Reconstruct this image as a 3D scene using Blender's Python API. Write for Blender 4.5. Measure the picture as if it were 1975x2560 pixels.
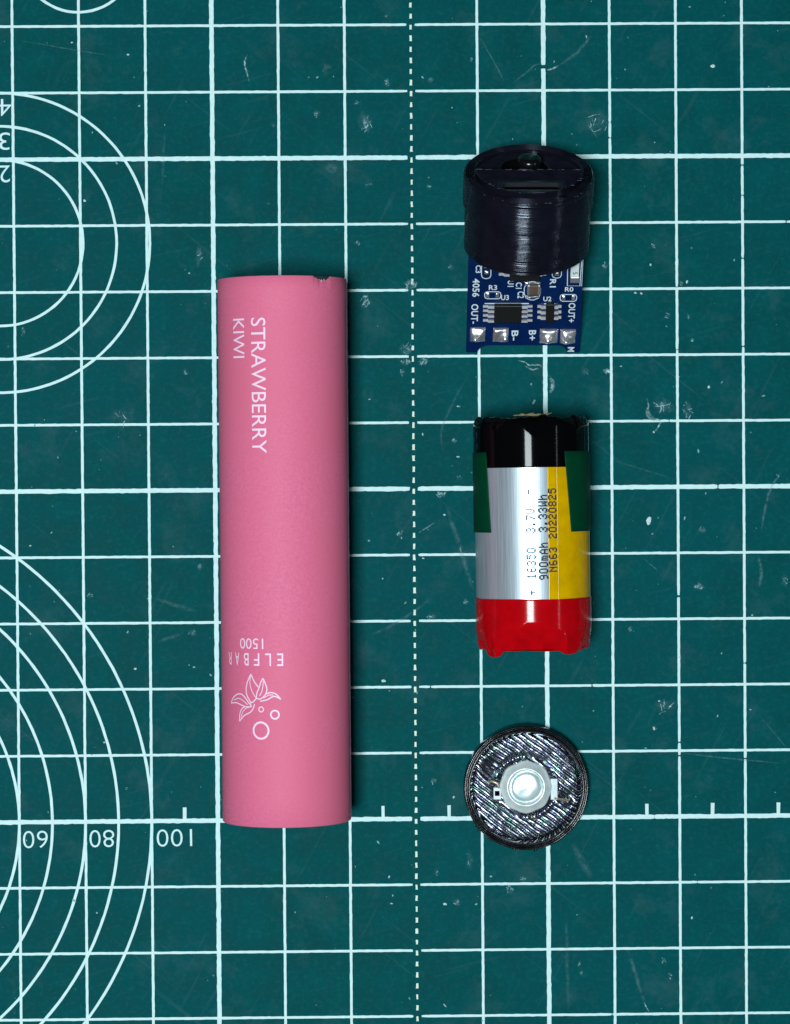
import bpy, bmesh, math, random
from mathutils import Vector, Matrix, noise
# ------------------------------------------------------------------ scene, camera, light
# 1 Blender unit = 1 cm.  X = mat columns, Y = mat rows (up in the picture), Z = up from the mat.
for o in list(bpy.data.objects): bpy.data.objects.remove(o)
S = bpy.context.scene
S.unit_settings.system = 'METRIC'; S.unit_settings.scale_length = 0.01
COL = S.collection
rnd = random.Random(7)

cam_d = bpy.data.cameras.new('camera'); cam = bpy.data.objects.new('camera', cam_d); COL.objects.link(cam)
cam_d.sensor_fit = 'VERTICAL'; cam_d.sensor_height = 24.0; cam_d.lens = 6955.0 / 2560.0 * 24.0
cam_d.clip_start = 0.5; cam_d.clip_end = 1000
cam.matrix_world = Matrix(((0.99988131, 0.00730174, -0.0135664, -0.857273),
                           (-0.007091, 0.99985446, 0.0155172, 0.303303),
                           (0.01367773, -0.01541916, 0.99978756, 42.0628623), (0, 0, 0, 1)))
S.camera = cam

W = bpy.data.worlds.new('World'); S.world = W; W.use_nodes = True
W.node_tree.nodes['Background'].inputs[0].default_value = (0.80, 0.93, 1.0, 1)
W.node_tree.nodes['Background'].inputs[1].default_value = 0.014

def area(name, loc, target, sx, sy, power, col):
    d = bpy.data.lights.new(name, 'AREA'); d.shape = 'RECTANGLE'; d.size = sx; d.size_y = sy
    d.energy = power; d.color = col
    o = bpy.data.objects.new(name, d); COL.objects.link(o); o.location = loc
    o.rotation_euler = (Vector(target) - Vector(loc)).to_track_quat('-Z', 'Y').to_euler()
    return o
area('ceiling_lamp', (-16.5, -9.0, 110), (-16.5, -9.0, 0), 24, 25, 131000, (0.86, 0.97, 1.0))
area('strip_lamp', (112, -4, 100), (1.7, -1, 1), 70, 2.0, 9000, (0.90, 0.97, 1.0))

S.render.engine = 'CYCLES'
S.view_settings.view_transform = 'Standard'; S.view_settings.look = 'None'
S.view_settings.exposure = 0.0; S.view_settings.gamma = 1.0; S.view_settings.use_curve_mapping = False

# ------------------------------------------------------------------ helpers
def lin(r, g, b):
    f = lambda c: (c/255/12.92) if c/255 <= .04045 else ((c/255+.055)/1.055)**2.4
    return (f(r), f(g), f(b), 1)

class NT:
    """small wrapper to write node materials shortly"""
    def __init__(s, name):
        s.m = bpy.data.materials.new(name); s.m.use_nodes = True; s.t = s.m.node_tree
        s.b = s.t.nodes['Principled BSDF']; s.out = s.t.nodes['Material Output']
        s.tc = s.n('ShaderNodeTexCoord')
    def n(s, typ, **kw):
        x = s.t.nodes.new(typ)
        for k, v in kw.items(): setattr(x, k, v)
        return x
    def l(s, a, b): s.t.links.new(a, b)
    def set(s, **kw):
        for k, v in kw.items(): s.b.inputs[k.replace('_', ' ')].default_value = v
    def coord(s, scale=(1, 1, 1), which='Object', rot=(0, 0, 0)):
        src = s.tc.outputs[which]
        if any(rot):
            m0 = s.n('ShaderNodeMapping'); s.l(src, m0.inputs[0]); m0.inputs['Rotation'].default_value = rot; src = m0.outputs[0]
        mp = s.n('ShaderNodeMapping'); s.l(src, mp.inputs[0]); mp.inputs['Scale'].default_value = scale
        return mp.outputs[0]
    def noise(s, scale, detail=3, co=None, rough=.55):
        x = s.n('ShaderNodeTexNoise'); x.inputs['Scale'].default_value = scale
        x.inputs['Detail'].default_value = detail; x.inputs['Roughness'].default_value = rough
        s.l(co if co is not None else s.coord(), x.inputs['Vector']); return x.outputs['Fac']
    def ramp(s, fac, stops):
        x = s.n('ShaderNodeValToRGB'); e = x.color_ramp.elements
        while len(e) < len(stops): e.new(.5)
        for el, (p, c) in zip(e, stops):
            el.position = p; el.color = c if len(c) == 4 else (*c, 1)
        s.l(fac, x.inputs[0]); return x.outputs[0]
    def g(s, fac, a, b, va=0., vb=1.):
        x = s.n('ShaderNodeMapRange'); x.inputs[1].default_value = a; x.inputs[2].default_value = b
        x.inputs[3].default_value = va; x.inputs[4].default_value = vb; s.l(fac, x.inputs[0]); return x.outputs[0]
    def mix(s, fac, a, b):
        x = s.n('ShaderNodeMix', data_type='RGBA')
        if isinstance(fac, float): x.inputs[0].default_value = fac
        else: s.l(fac, x.inputs[0])
        for i, v in ((6, a), (7, b)):
            if isinstance(v, tuple): x.inputs[i].default_value = v
            else: s.l(v, x.inputs[i])
        return x.outputs[2]
    def math(s, op, a, b):
        x = s.n('ShaderNodeMath', operation=op)
        for i, v in ((0, a), (1, b)):
            if isinstance(v, (int, float)): x.inputs[i].default_value = v
            else: s.l(v, x.inputs[i])
        return x.outputs[0]
    def bump(s, h, strength, dist=.01):
        x = s.n('ShaderNodeBump'); x.inputs['Strength'].default_value = strength; x.inputs['Distance'].default_value = dist
        s.l(h, x.inputs['Height']); s.l(x.outputs[0], s.b.inputs['Normal'])
    def base(s, c): s.l(c, s.b.inputs['Base Color'])

def simple(name, col, rough=.5, metal=0., spec=.5, vary=.12, vscale=6, bump=0, bscale=40, coat=0):
    k = NT(name); d = tuple(c*(1-vary) for c in col[:3]) + (1,); e = tuple(min(1, c*(1+vary)) for c in col[:3]) + (1,)
    k.base(k.ramp(k.noise(vscale, 4), [(.3, d), (.7, e)]))
    k.set(Roughness=rough, Metallic=metal, Specular_IOR_Level=spec, Coat_Weight=coat, Coat_Roughness=.08)
    if bump: k.bump(k.noise(bscale, 3), bump, .01)
    return k.m

def link(o, parent=None):
    COL.objects.link(o)
    if parent: o.parent = parent
    return o
def mesh(name, V, F, mat, parent=None, smooth=True, attr=None):
    me = bpy.data.meshes.new(name); me.from_pydata([tuple(v) for v in V], [], F)
    if smooth: me.polygons.foreach_set('use_smooth', [True]*len(me.polygons))
    if attr is not None:
        a = me.attributes.new('fade', 'FLOAT', 'POINT'); a.data.foreach_set('value', attr)
    me.materials.append(mat); me.update()
    return link(bpy.data.objects.new(name, me), parent)
def bm_obj(name, bm, mat, parent=None, smooth=False):
    bmesh.ops.recalc_face_normals(bm, faces=bm.faces)
    me = bpy.data.meshes.new(name); bm.to_mesh(me); bm.free(); me.materials.append(mat)
    if smooth: me.polygons.foreach_set('use_smooth', [True]*len(me.polygons))
    return link(bpy.data.objects.new(name, me), parent)
def tag(o, label=None, cat=None, group=None, kind=None):
    for k, v in (('label', label), ('category', cat), ('group', group), ('kind', kind)):
        if v: o[k] = v
    return o
def empty(name, loc=(0, 0, 0), rot=(0, 0, 0)):
    o = bpy.data.objects.new(name, None); o.empty_display_size = .3; COL.objects.link(o)
    o.location = loc; o.rotation_euler = rot; return o
def box(bm, x0, x1, y0, y1, z0, z1, bevel=0, seg=2):
    r = bmesh.ops.create_cube(bm, size=1)
    vs = r['verts']
    for v in vs: v.co = Vector(((x0+x1)/2+v.co.x*(x1-x0), (y0+y1)/2+v.co.y*(y1-y0), (z0+z1)/2+v.co.z*(z1-z0)))
    if bevel:
        es = list({e for v in vs for e in v.link_edges})
        bmesh.ops.bevel(bm, geom=es, offset=bevel, segments=seg, affect='EDGES', profile=.5)
def box_obj(name, *a, mat=None, parent=None, bevel=0):
    bm = bmesh.new(); box(bm, *a, bevel=bevel); return bm_obj(name, bm, mat, parent)
def prism(name, pts, z0, z1, mat, parent=None):
    n = len(pts); V = [(x, y, z0) for x, y in pts] + [(x, y, z1) for x, y in pts]
    F = [list(range(n))[::-1], list(range(n, 2*n))] + [[i, (i+1) % n, n+(i+1) % n, n+i] for i in range(n)]
    bm = bmesh.new(); vs = [bm.verts.new(v) for v in V]
    for f in F: bm.faces.new([vs[i] for i in f])
    return bm_obj(name, bm, mat, parent)
def lathe(name, prof, seg, mat, parent=None, smooth=True, fn=None, closed=False):
    """profile of (radius, z) turned about Z; fn(angle, r, z) -> (r, z) may disturb it"""
    V = []; F = []; n = len(prof)
    for i in range(seg):
        a = 2*math.pi*i/seg
        for r, z in prof:
            if fn: r, z = fn(a, r, z)
            V.append((r*math.cos(a), r*math.sin(a), z))
    for i in range(seg):
        j = (i+1) % seg
        for k in range(n if closed else n-1):
            k2 = (k+1) % n
            F.append((i*n+k, j*n+k, j*n+k2, i*n+k2))
    return mesh(name, V, F, mat, parent, smooth)
def text_tris(s, size, sx=1., space=1., align='CENTER', off=0.):
    """a line of lettering as flat triangles"""
    cu = bpy.data.curves.new('t', 'FONT'); cu.body = s; cu.size = size; cu.align_x = align; cu.align_y = 'BOTTOM_BASELINE'
    cu.space_character = space; cu.resolution_u = 4; cu.offset = off
    ob = bpy.data.objects.new('t', cu); COL.objects.link(ob)
    dg = bpy.context.evaluated_depsgraph_get(); me = bpy.data.meshes.new_from_object(ob.evaluated_get(dg))
    V = [(v.co.x*sx, v.co.y) for v in me.vertices]; F = [list(p.vertices) for p in me.polygons]
    bpy.data.objects.remove(ob); bpy.data.curves.remove(cu); bpy.data.meshes.remove(me)
    return V, F
def rot2(V, deg, dx=0, dy=0):
    c, s = math.cos(math.radians(deg)), math.sin(math.radians(deg))
    return [(x*c-y*s+dx, x*s+y*c+dy) for x, y in V]
def stroke2(pts, w, closed=False):
    """polyline of half-width tapering ends as quads; w float or list of widths"""
    n = len(pts); V = []; F = []
    ws = w if isinstance(w, list) else [w]*n
    for i, (x, y) in enumerate(pts):
        a = pts[(i-1) % n] if (closed or i > 0) else pts[i]; b = pts[(i+1) % n] if (closed or i < n-1) else pts[i]
        dx, dy = b[0]-a[0], b[1]-a[1]; L = math.hypot(dx, dy) or 1; nx, ny = -dy/L, dx/L; h = ws[i]/2
        V += [(x+nx*h, y+ny*h), (x-nx*h, y-ny*h)]
    for i in range(n if closed else n-1):
        j = (i+1) % n; F.append([2*i, 2*i+1, 2*j+1, 2*j])
    return V, F
def smooth_pts(p, k=6):
    """Catmull-Rom through the points"""
    q = [p[0]] + list(p) + [p[-1]]; out = []
    for i in range(1, len(q)-2):
        for t in range(k):
            t /= k; P = [q[i-1], q[i], q[i+1], q[i+2]]
            out.append(tuple(.5*((2*P[1][d]) + (-P[0][d]+P[2][d])*t + (2*P[0][d]-5*P[1][d]+4*P[2][d]-P[3][d])*t*t + (-P[0][d]+3*P[1][d]-3*P[2][d]+P[3][d])*t**3) for d in (0, 1)))
    return out + [tuple(p[-1])]
def wrap_on_cylinder(name, V, F, R, mat, parent, step=.025):
    """bend a flat drawing (s round the tube, t along it) onto a cylinder of radius R about the local Y axis, top at s = 0"""
    bm = bmesh.new(); vs = [bm.verts.new((x, y, 0)) for x, y in V]
    for f in F:
        try: bm.faces.new([vs[i] for i in f])
        except ValueError: pass
    x0, x1 = min(v[0] for v in V), max(v[0] for v in V); x = math.ceil(x0/step)*step
    while x < x1:
        bmesh.ops.bisect_plane(bm, geom=bm.verts[:]+bm.edges[:]+bm.faces[:], plane_co=(x, 0, 0), plane_no=(1, 0, 0)); x += step
    for v in bm.verts:
        a = v.co.x/R; v.co = Vector((R*math.sin(a), v.co.y, R*math.cos(a)))
    for f in bm.faces:
        f.normal_update()
        c = f.calc_center_median()
        if f.normal.x*c.x + f.normal.z*c.z < 0: f.normal_flip()
    me = bpy.data.meshes.new(name); bm.to_mesh(me); bm.free(); me.materials.append(mat)
    return link(bpy.data.objects.new(name, me), parent)
def fb(x, y=0., z=0., o=3): return noise.fractal(Vector((x, y, z)), 1.0, 2.0, o)

# ------------------------------------------------------------------ materials of the mat
def mat_cutting():
    k = NT('mat_pvc'); co = k.coord()
    big = k.noise(.35, 4); mid = k.noise(2.2, 6, rough=.65)
    c = k.ramp(mid, [(.30, lin(0, 68, 70)), (.55, lin(0, 76, 78)), (.75, lin(3, 83, 86))])
    c = k.mix(k.g(big, .35, .7, 0., .5), c, lin(0, 80, 88))
    haze = k.g(k.noise(1.1, 8, k.coord((1, 1, 1), rot=(0, 0, .7)), .7), .54, .80, 0., .24)     # greyish rubbed patches
    c = k.mix(haze, c, lin(92, 118, 126))
    st = k.noise(1.0, 5, k.coord((9, .45, 1), rot=(0, 0, .5)), .6)
    c = k.mix(k.g(st, .62, .80, 0., .09), c, lin(120, 150, 155))                                # long faint rubs
    st2 = k.noise(1.0, 5, k.coord((.5, 12, 1), rot=(0, 0, -.25)), .6)
    c = k.mix(k.g(st2, .62, .80, 0., .09), c, lin(110, 140, 150))
    st3 = k.noise(1.0, 4, k.coord((14, .3, 1), rot=(0, 0, -.9)), .5)
    c = k.mix(k.g(st3, .66, .80, 0., .10), c, lin(120, 150, 158))
    mt = k.noise(14, 5, rough=.7); c = k.mix(k.g(mt, .5, .8, 0., .16), c, lin(70, 120, 126))
    v = k.n('ShaderNodeTexVoronoi', feature='F1'); v.inputs['Scale'].default_value = 3.3; k.l(co, v.inputs['Vector'])
    r = k.n('ShaderNodeSeparateColor'); k.l(v.outputs['Color'], r.inputs[0])
    sp = k.math('MULTIPLY', k.g(v.outputs['Distance'], .03, .055, 1., 0.), k.g(r.outputs[0], .72, .78))
    c = k.mix(k.math('MULTIPLY', sp, k.g(r.outputs[1], 0., 1., .1, .5)), c, lin(150, 185, 190))
    k.base(c); k.set(Specular_IOR_Level=.015)
    k.l(k.g(mid, .3, .7, .42, .58), k.b.inputs['Roughness'])
    k.bump(k.noise(45, 3), .12, .006)
    return k.m
def mat_print(c0, name='mat_print', broken=.72):
    k = NT(name); n = k.noise(30, 4); d = k.noise(9, 2)
    c = k.ramp(d, [(.3, lin(*[int(v*.95) for v in c0])), (.7, lin(*c0))])
    k.base(k.mix(k.g(n, broken, broken+.05), c, lin(20, 90, 98)))
    k.set(Roughness=.55, Specular_IOR_Level=.3); return k.m
def mat_scuff(col, name, lo=.38, hi=.6, scale=22):
    """torn pvc: pale fibres that let the mat show between them"""
    k = NT(name); k.base(k.ramp(k.noise(12, 3), [(.3, col), (.7, tuple(min(1, c*1.35) for c in col[:3])+(1,))]))
    k.set(Roughness=.7, Specular_IOR_Level=.3)
    at = k.n('ShaderNodeAttribute', attribute_name='fade')
    fac = k.math('MULTIPLY', at.outputs['Fac'], k.g(k.noise(scale, 5, rough=.7), lo, hi))
    tr = k.n('ShaderNodeBsdfTransparent'); mx = k.n('ShaderNodeMixShader')
    k.l(fac, mx.inputs[0]); k.l(tr.outputs[0], mx.inputs[1]); k.l(k.b.outputs[0], mx.inputs[2]); k.l(mx.outputs[0], k.out.inputs[0])
    return k.m
M_MAT = mat_cutting(); M_PRINT = mat_print((206, 240, 243)); M_DASH = mat_print((222, 240, 228), 'dash_print', .75)
M_SCUFF = mat_scuff(lin(140, 178, 184), 'torn_pvc'); M_HAZE = mat_scuff(lin(105, 150, 160), 'rubbed_pvc', .36, .68, 11)
M_FLECK = simple('pale_fleck', lin(196, 220, 222), .6, vary=.2, vscale=25)

# ------------------------------------------------------------------ the mat and its print
mat_o = box_obj('cutting_mat', -13, 12, -15, 14, -.3, 0, mat=M_MAT)
tag(mat_o, 'scuffed dark teal cutting mat printed with pale grid lines', None, None, 'structure')
def line_strip(name, p0, p1, w, z, cuts=(), mat=M_PRINT):
    """a printed line, its edges a little uneven; cuts = (position along it, gap) where a knife went through"""
    d = Vector((p1[0]-p0[0], p1[1]-p0[1])); L = d.length; d /= L; nrm = Vector((-d.y, d.x))
    ts = [0.]; 
    while ts[-1] < L: ts.append(min(L, ts[-1]+rnd.uniform(.035, .075)))
    segs = []; cur = 0.
    for c, gp in sorted(cuts):
        if cur < c-gp/2 < L: segs.append((cur, c-gp/2)); cur = c+gp/2
    segs.append((cur, L)); V = []; F = []
    for a, b in segs:
        tt = [a]+[t for t in ts if a+.01 < t < b-.01]+[b]; base = len(V)
        for i, t in enumerate(tt):
            for s in (1, -1):
                h = w/2*(1+rnd.gauss(0, .075)) * (.75 if i in (0, len(tt)-1) else 1)
                q = Vector(p0)+d*(t+(rnd.uniform(-.006, .006) if i in (0, len(tt)-1) else 0))+nrm*s*h
                V.append((q.x, q.y, z))
        for i in range(len(tt)-1): F.append((base+2*i, base+2*i+1, base+2*i+3, base+2*i+2))
    return mesh(name, V, F, mat, mat_o, False)
THIN, THICK = .040, .066
for r in range(-2, 18):                                     # rows; each stops short of the dashed column
    y = 7-r; w = THICK if r in (2, 7, 12) else THIN*.95
    for x0, x1 in ((-13, -.062), (.062, 12)):
        cuts = [(rnd.uniform(0, x1-x0), rnd.uniform(.008, .02)) for _ in range(rnd.choice((0, 1, 2)))] if x0 > 0 else []
        line_strip('grid_line', (x0, y), (x1, y), w, .0020, cuts)
COLCUT = {11: [(7-1.72-8+8.3, .0)], }
for c in range(-6, 18):                                     # columns
    if c == 6: continue
    x = c-6; w = THICK if c in (3, 8, -2, 13) else THIN
    cuts = []
    for yc, gp in {8: [(6.36, .055)], 10: [(-1.02+.36-1.0, .03), (3.02, .012), (2.08, .012), (-4.08, .02), (-3.87, .02)], 11: [(4.86, .02), (3.45, .016), (2.12, .015), (-4.13, .02), (-2.68, .012), (4.4, .01)], 9: [(5.28, .012), (5.52, .01)], 2: [(6.3, .006)]}.get(c, []):
        cuts.append((yc+15, gp))
    line_strip('grid_line', (x, -15), (x, 14), w, .0034, cuts)
n = 0; y = 14.05 - .088
while y > -9.2:                                             # dashed centre line
    if y < 8.6:
        h = .078*rnd.uniform(.88, 1.1); w = .0335*rnd.uniform(.85, 1.12); j = lambda: rnd.uniform(-.004, .004)
        pts = [(-w*.6+j(), y-h/2), (w*.6+j(), y-h/2), (w/2+j(), y-h/2+.012), (w/2+j(), y+h/2-.014), (w*.5+j(), y+h/2), (-w*.5+j(), y+h/2), (-w/2+j(), y+h/2-.014), (-w/2+j(), y-h/2+.012)]
        mesh('dash', [(a, b, .0034) for a, b in pts], [list(range(8))], M_DASH, mat_o, False)
    y -= 1/6
def circle_line(cx, cy, r, w, a0=0, a1=360):
    n = max(60, int(r*70)); V = []; F = []
    for i in range(n+1):
        a = math.radians(a0+(a1-a0)*i/n)
        for s in (1, -1):
            q = r+s*w/2*(1+rnd.gauss(0, .06)); V.append((cx+q*math.cos(a), cy+q*math.sin(a), .0048))
    for i in range(n): F.append((2*i, 2*i+1, 2*i+3, 2*i+2))
    mesh('circle_line', V, F, M_PRINT, mat_o, False)
for r in (1.25, 1.755, 2.255): circle_line(-6.21, 3.748, r, .040)
circle_line(-5.0, 8.09, .88, .040)
for r in (3, 3.5, 4, 4.5, 5): circle_line(-9.0, -5.0, r, .042)
for x in (-3.5, -.5-.0, .5, 1.5, 2.5, 3.5, 4.5, 5.5):
    bm = bmesh.new(); j = lambda: rnd.uniform(-.004, .004)
    vs = [bm.verts.new((x+a+j(), b+j(), .0062)) for a, b in ((-.026, -4.972), (.026, -4.972), (.026, -4.80), (-.026, -4.80))]; bm.faces.new(vs)
    bm_obj('tick_mark', bm, M_PRINT, mat_o)
def numeral(s, cx, cy, h, width, deg, off=-.004):
    V, F = text_tris(s, h/.727, 1., 1.02, 'CENTER', off)
    x0, x1 = min(v[0] for v in V), max(v[0] for v in V); y0, y1 = min(v[1] for v in V), max(v[1] for v in V)
    k = width/(x1-x0); ky = h/(y1-y0)
    V = rot2([((x-(x0+x1)/2)*k, (y-(y0+y1)/2)*ky) for x, y in V], deg, cx, cy)
    mesh('numeral', [(x, y, .0075) for x, y in V], F, M_PRINT, mat_o, False)
numeral('60', -5.760, -5.262, .262, .375, 180.4); numeral('80', -4.756, -5.258, .262, .375, 180.4); numeral('100', -3.66, -5.256, .262, .535, 180.4)
numeral('4', -6.115, 5.785, .255, .185, 180, -.002); numeral('3', -6.13, 5.279, .262, .165, 180, -.002); numeral('2', -6.13, 4.786, .255, .165, 180, -.002)

# ------------------------------------------------------------------ wear on the mat
MARKS = {'scuff': [(-0.036, 3.081, 0.091, 0.066, 16, 0.8), (-0.708, 2.85, 0.072, 0.091, 22, 0.45), (-0.103, 2.109, 0.085, 0.072, 10, 0.55), (-0.11, 1.916, 0.072, 0.048, 12, 0.45), (0.162, 1.92, 0.066, 0.048, 14, 0.85), (-0.162, 1.759, 0.042, 0.054, 9, 0.3), (0.414, -0.082, 0.066, 0.048, 16, 0.7), (-0.207, -0.689, 0.048, 0.06, 13, 0.35), (0.767, -1.708, 0.03, 0.042, 6, 0.6), (0.248, -1.94, 0.066, 0.036, 10, 0.4), (2.804, 5.514, 0.193, 0.181, 10, 0.28), (2.933, 1.757, 0.048, 0.036, 5, 1.2), (2.606, 1.759, 0.054, 0.048, 2, 0.3), (2.912, 3.341, 0.042, 0.054, 6, 0.6), (3.652, 3.65, 0.036, 0.036, 5, 0.5), (4.067, 3.077, 0.03, 0.042, 7, 0.6), (4.173, 2.577, 0.03, 0.036, 3, 0.6), (3.852, 2.598, 0.048, 0.048, 4, 0.25), (4.229, 2.226, 0.042, 0.03, 4, 0.35), (3.793, 1.225, 0.133, 0.121, 8, 0.4), (4.154, 1.162, 0.079, 0.121, 12, 0.3), (4.366, -0.656, 0.048, 0.048, 3, 0.45), (4.303, -1.511, 0.072, 0.048, 16, 0.7), (5.609, -1.433, 0.048, 0.091, 8, 0.3), (3.259, -2.143, 0.03, 0.036, 6, 0.5), (3.737, -7.187, 0.036, 0.042, 7, 0.2), (3.839, -7.425, 0.036, 0.054, 5, 0.25), (2.466, -7.223, 0.024, 0.042, 3, 0.4), (2.49, -7.364, 0.024, 0.036, 3, 0.4), (1.612, -5.92, 0.042, 0.036, 9, 0.4), (1.411, -6.088, 0.048, 0.06, 10, 0.5), (0.621, -6.273, 0.048, 0.048, 5, 0.55), (0.308, -5.811, 0.036, 0.054, 3, 0.25), (0.807, -5.633, 0.048, 0.133, 4, 0.22), (0.261, -4.432, 0.042, 0.048, 5, 0.35), (-1.43, 5.669, 0.048, 0.06, 9, 0.3), (-0.689, 5.515, 0.091, 0.121, 12, 0.5), (-2.082, 5.492, 0.03, 0.042, 6, 0.2), (-0.364, 6.133, 0.042, 0.06, 6, 0.5), (-0.819, 5.828, 0.042, 0.03, 6, 0.3), (-1.207, 4.837, 0.079, 0.085, 0, 0.45), (-0.647, 4.598, 0.048, 0.024, 4, 0.6), (-0.822, 3.713, 0.042, 0.036, 5, 0.5), (-1.268, 6.342, 0.066, 0.072, 0, 0.3), (-0.357, 7.132, 0.036, 0.03, 4, 0.3), (0.288, 6.166, 0.048, 0.042, 3, 0.4), (0.271, 4.557, 0.042, 0.03, 6, 0.2), (-5.874, 2.412, 0.03, 0.072, 9, 0.2), (-3.427, 1.781, 0.042, 0.036, 4, 0.5), (-3.219, 3.535, 0.048, 0.145, 7, 0.4), (-4.897, -1.573, 0.042, 0.042, 5, 0.35), (-3.24, -1.15, 0.036, 0.048, 3, 0.45), (-3.369, -2.154, 0.06, 0.048, 4, 0.35), (-4.367, -4.507, 0.024, 0.024, 6, 0.1), (-4.349, 1.129, 0.181, 0.145, 4, 0.2), (0.912, 6.464, 0.024, 0.036, 3, 0.4), (3.623, -3.653, 0.03, 0.036, 2, 0.3), (3.771, -3.32, 0.109, 0.097, 6, 0.22), (0.583, 3.349, 0.036, 0.036, 4, 0.4), (0.676, 0.158, 0.048, 0.036, 3, 0.3), (0.613, 0.721, 0.036, 0.03, 6, 0.9)], 'streak': [([(0.826, 1.705), (0.55, 1.187), (0.421, 0.855), (0.443, 0.559)], 0.054, 0.35), ([(0.498, -0.258), (0.693, -0.901), (0.889, -1.545)], 0.097, 0.4), ([(-0.672, -2.199), (-0.302, -2.044), (0.307, -1.631)], 0.066, 0.35), ([(2.234, 6.373), (2.453, 6.516), (2.599, 6.66), (2.739, 6.846)], 0.066, 0.55), ([(1.047, 6.794), (1.248, 6.45), (1.417, 6.121)], 0.03, 0.5), ([(1.518, 6.099), (1.72, 6.249), (1.864, 6.375), (1.979, 6.392)], 0.042, 0.45), ([(5.597, 0.259), (5.401, -0.05), (5.302, -0.419), (5.26, -0.691)], 0.054, 0.6), ([(5.21, -1.06), (5.257, -1.293), (5.22, -1.527)], 0.072, 0.7), ([(3.468, -1.074), (3.682, -1.263)], 0.024, 0.6), ([(4.052, -4.039), (4.579, -4.105), (5.559, -4.208)], 0.03, 0.6), ([(3.197, -7.011), (3.457, -7.854)], 0.079, 0.5), ([(2.371, -5.401), (2.655, -5.929)], 0.133, 0.35), ([(2.27, -6.498), (2.286, -7.94)], 0.072, 0.25), ([(-5.912, 6.799), (-5.168, 6.663), (-4.549, 6.558)], 0.024, 0.5), ([(-3.908, -1.629), (-3.294, -1.839)], 0.085, 0.35), ([(-3.883, -2.283), (-3.489, -2.153)], 0.072, 0.3), ([(-3.716, 5.404), (-3.765, 4.562)], 0.054, 0.25), ([(3.004, 0.414), (3.972, 0.104)], 0.036, 0.22), ([(5.228, -3.484), (5.681, -4.035)], 0.03, 0.3)], 'bright': [([(2.05, 6.31), (2.131, 6.325), (2.234, 6.373)], 0.036, 1.5), ([(1.59, 1.926), (1.68, 1.904), (1.765, 1.856), (1.892, 1.861), (1.964, 1.818)], 0.03, 1.6), ([(1.692, 1.85), (1.801, 1.791), (1.907, 1.809)], 0.036, 1.0), ([(2.042, 1.703), (2.108, 1.599), (2.101, 1.497), (2.065, 1.436)], 0.079, 1.1), ([(3.53, 1.36), (3.56, 1.227), (3.529, 1.148), (3.577, 1.051), (3.734, 1.002), (3.685, 0.875), (3.639, 0.836)], 0.036, 1.6), ([(3.541, 1.209), (3.565, 1.075), (3.674, 1.002)], 0.091, 0.7), ([(-2.466, 6.565), (-2.506, 6.445), (-2.477, 6.303), (-2.439, 6.15)], 0.036, 1.5), ([(3.434, -7.817), (3.517, -7.964)], 0.024, 1.6), ([(2.156, 6.409), (2.174, 6.451)], 0.024, 1.5), ([(0.693, -0.889), (0.711, -0.968)], 0.03, 1.8), ([(0.392, -7.806), (0.44, -7.867)], 0.024, 1.6), ([(0.059, -0.673), (0.321, -0.511)], 0.024, 0.8)], 'fleck': [(-4.932, 4.376, 0.021, 0.021), (-5.101, 6.759, 0.018, 0.015), (-4.26, 6.571, 0.024, 0.018), (3.556, -0.511, 0.036, 0.066), (3.617, -3.659, 0.024, 0.03), (2.951, 1.757, 0.036, 0.03), (3.606, 3.361, 0.018, 0.018), (3.37, 2.939, 0.024, 0.015), (3.46, 2.929, 0.024, 0.015), (3.639, 0.833, 0.018, 0.021), (4.563, 6.349, 0.036, 0.03), (0.142, 0.821, 0.013, 0.024), (0.672, 0.478, 0.03, 0.012), (0.677, 1.24, 0.024, 0.012), (-0.658, 1.358, 0.021, 0.009), (0.461, -0.397, 0.018, 0.018), (-0.478, -1.353, 0.013, 0.013), (-0.477, -2.903, 0.036, 0.024), (0.135, -1.055, 0.024, 0.012), (3.698, -3.247, 0.018, 0.015), (3.865, -3.327, 0.024, 0.012), (4.178, -6.546, 0.018, 0.024), (-0.38, -6.285, 0.024, 0.012), (-0.414, -5.877, 0.012, 0.024), (0.429, -6.298, 0.03, 0.018), (0.571, -4.678, 0.021, 0.021), (-4.706, -3.802, 0.018, 0.018), (-3.343, -2.674, 0.024, 0.01), (-3.415, -2.643, 0.01, 0.01), (-4.231, -2.691, 0.021, 0.018), (5.083, -3.386, 0.021, 0.009), (4.477, 1.511, 0.024, 0.024), (4.158, 3.103, 0.018, 0.03), (2.654, 6.804, 0.012, 0.024), (-5.795, -0.817, 0.018, 0.012), (-4.843, -6.383, 0.018, 0.012)]}
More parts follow.
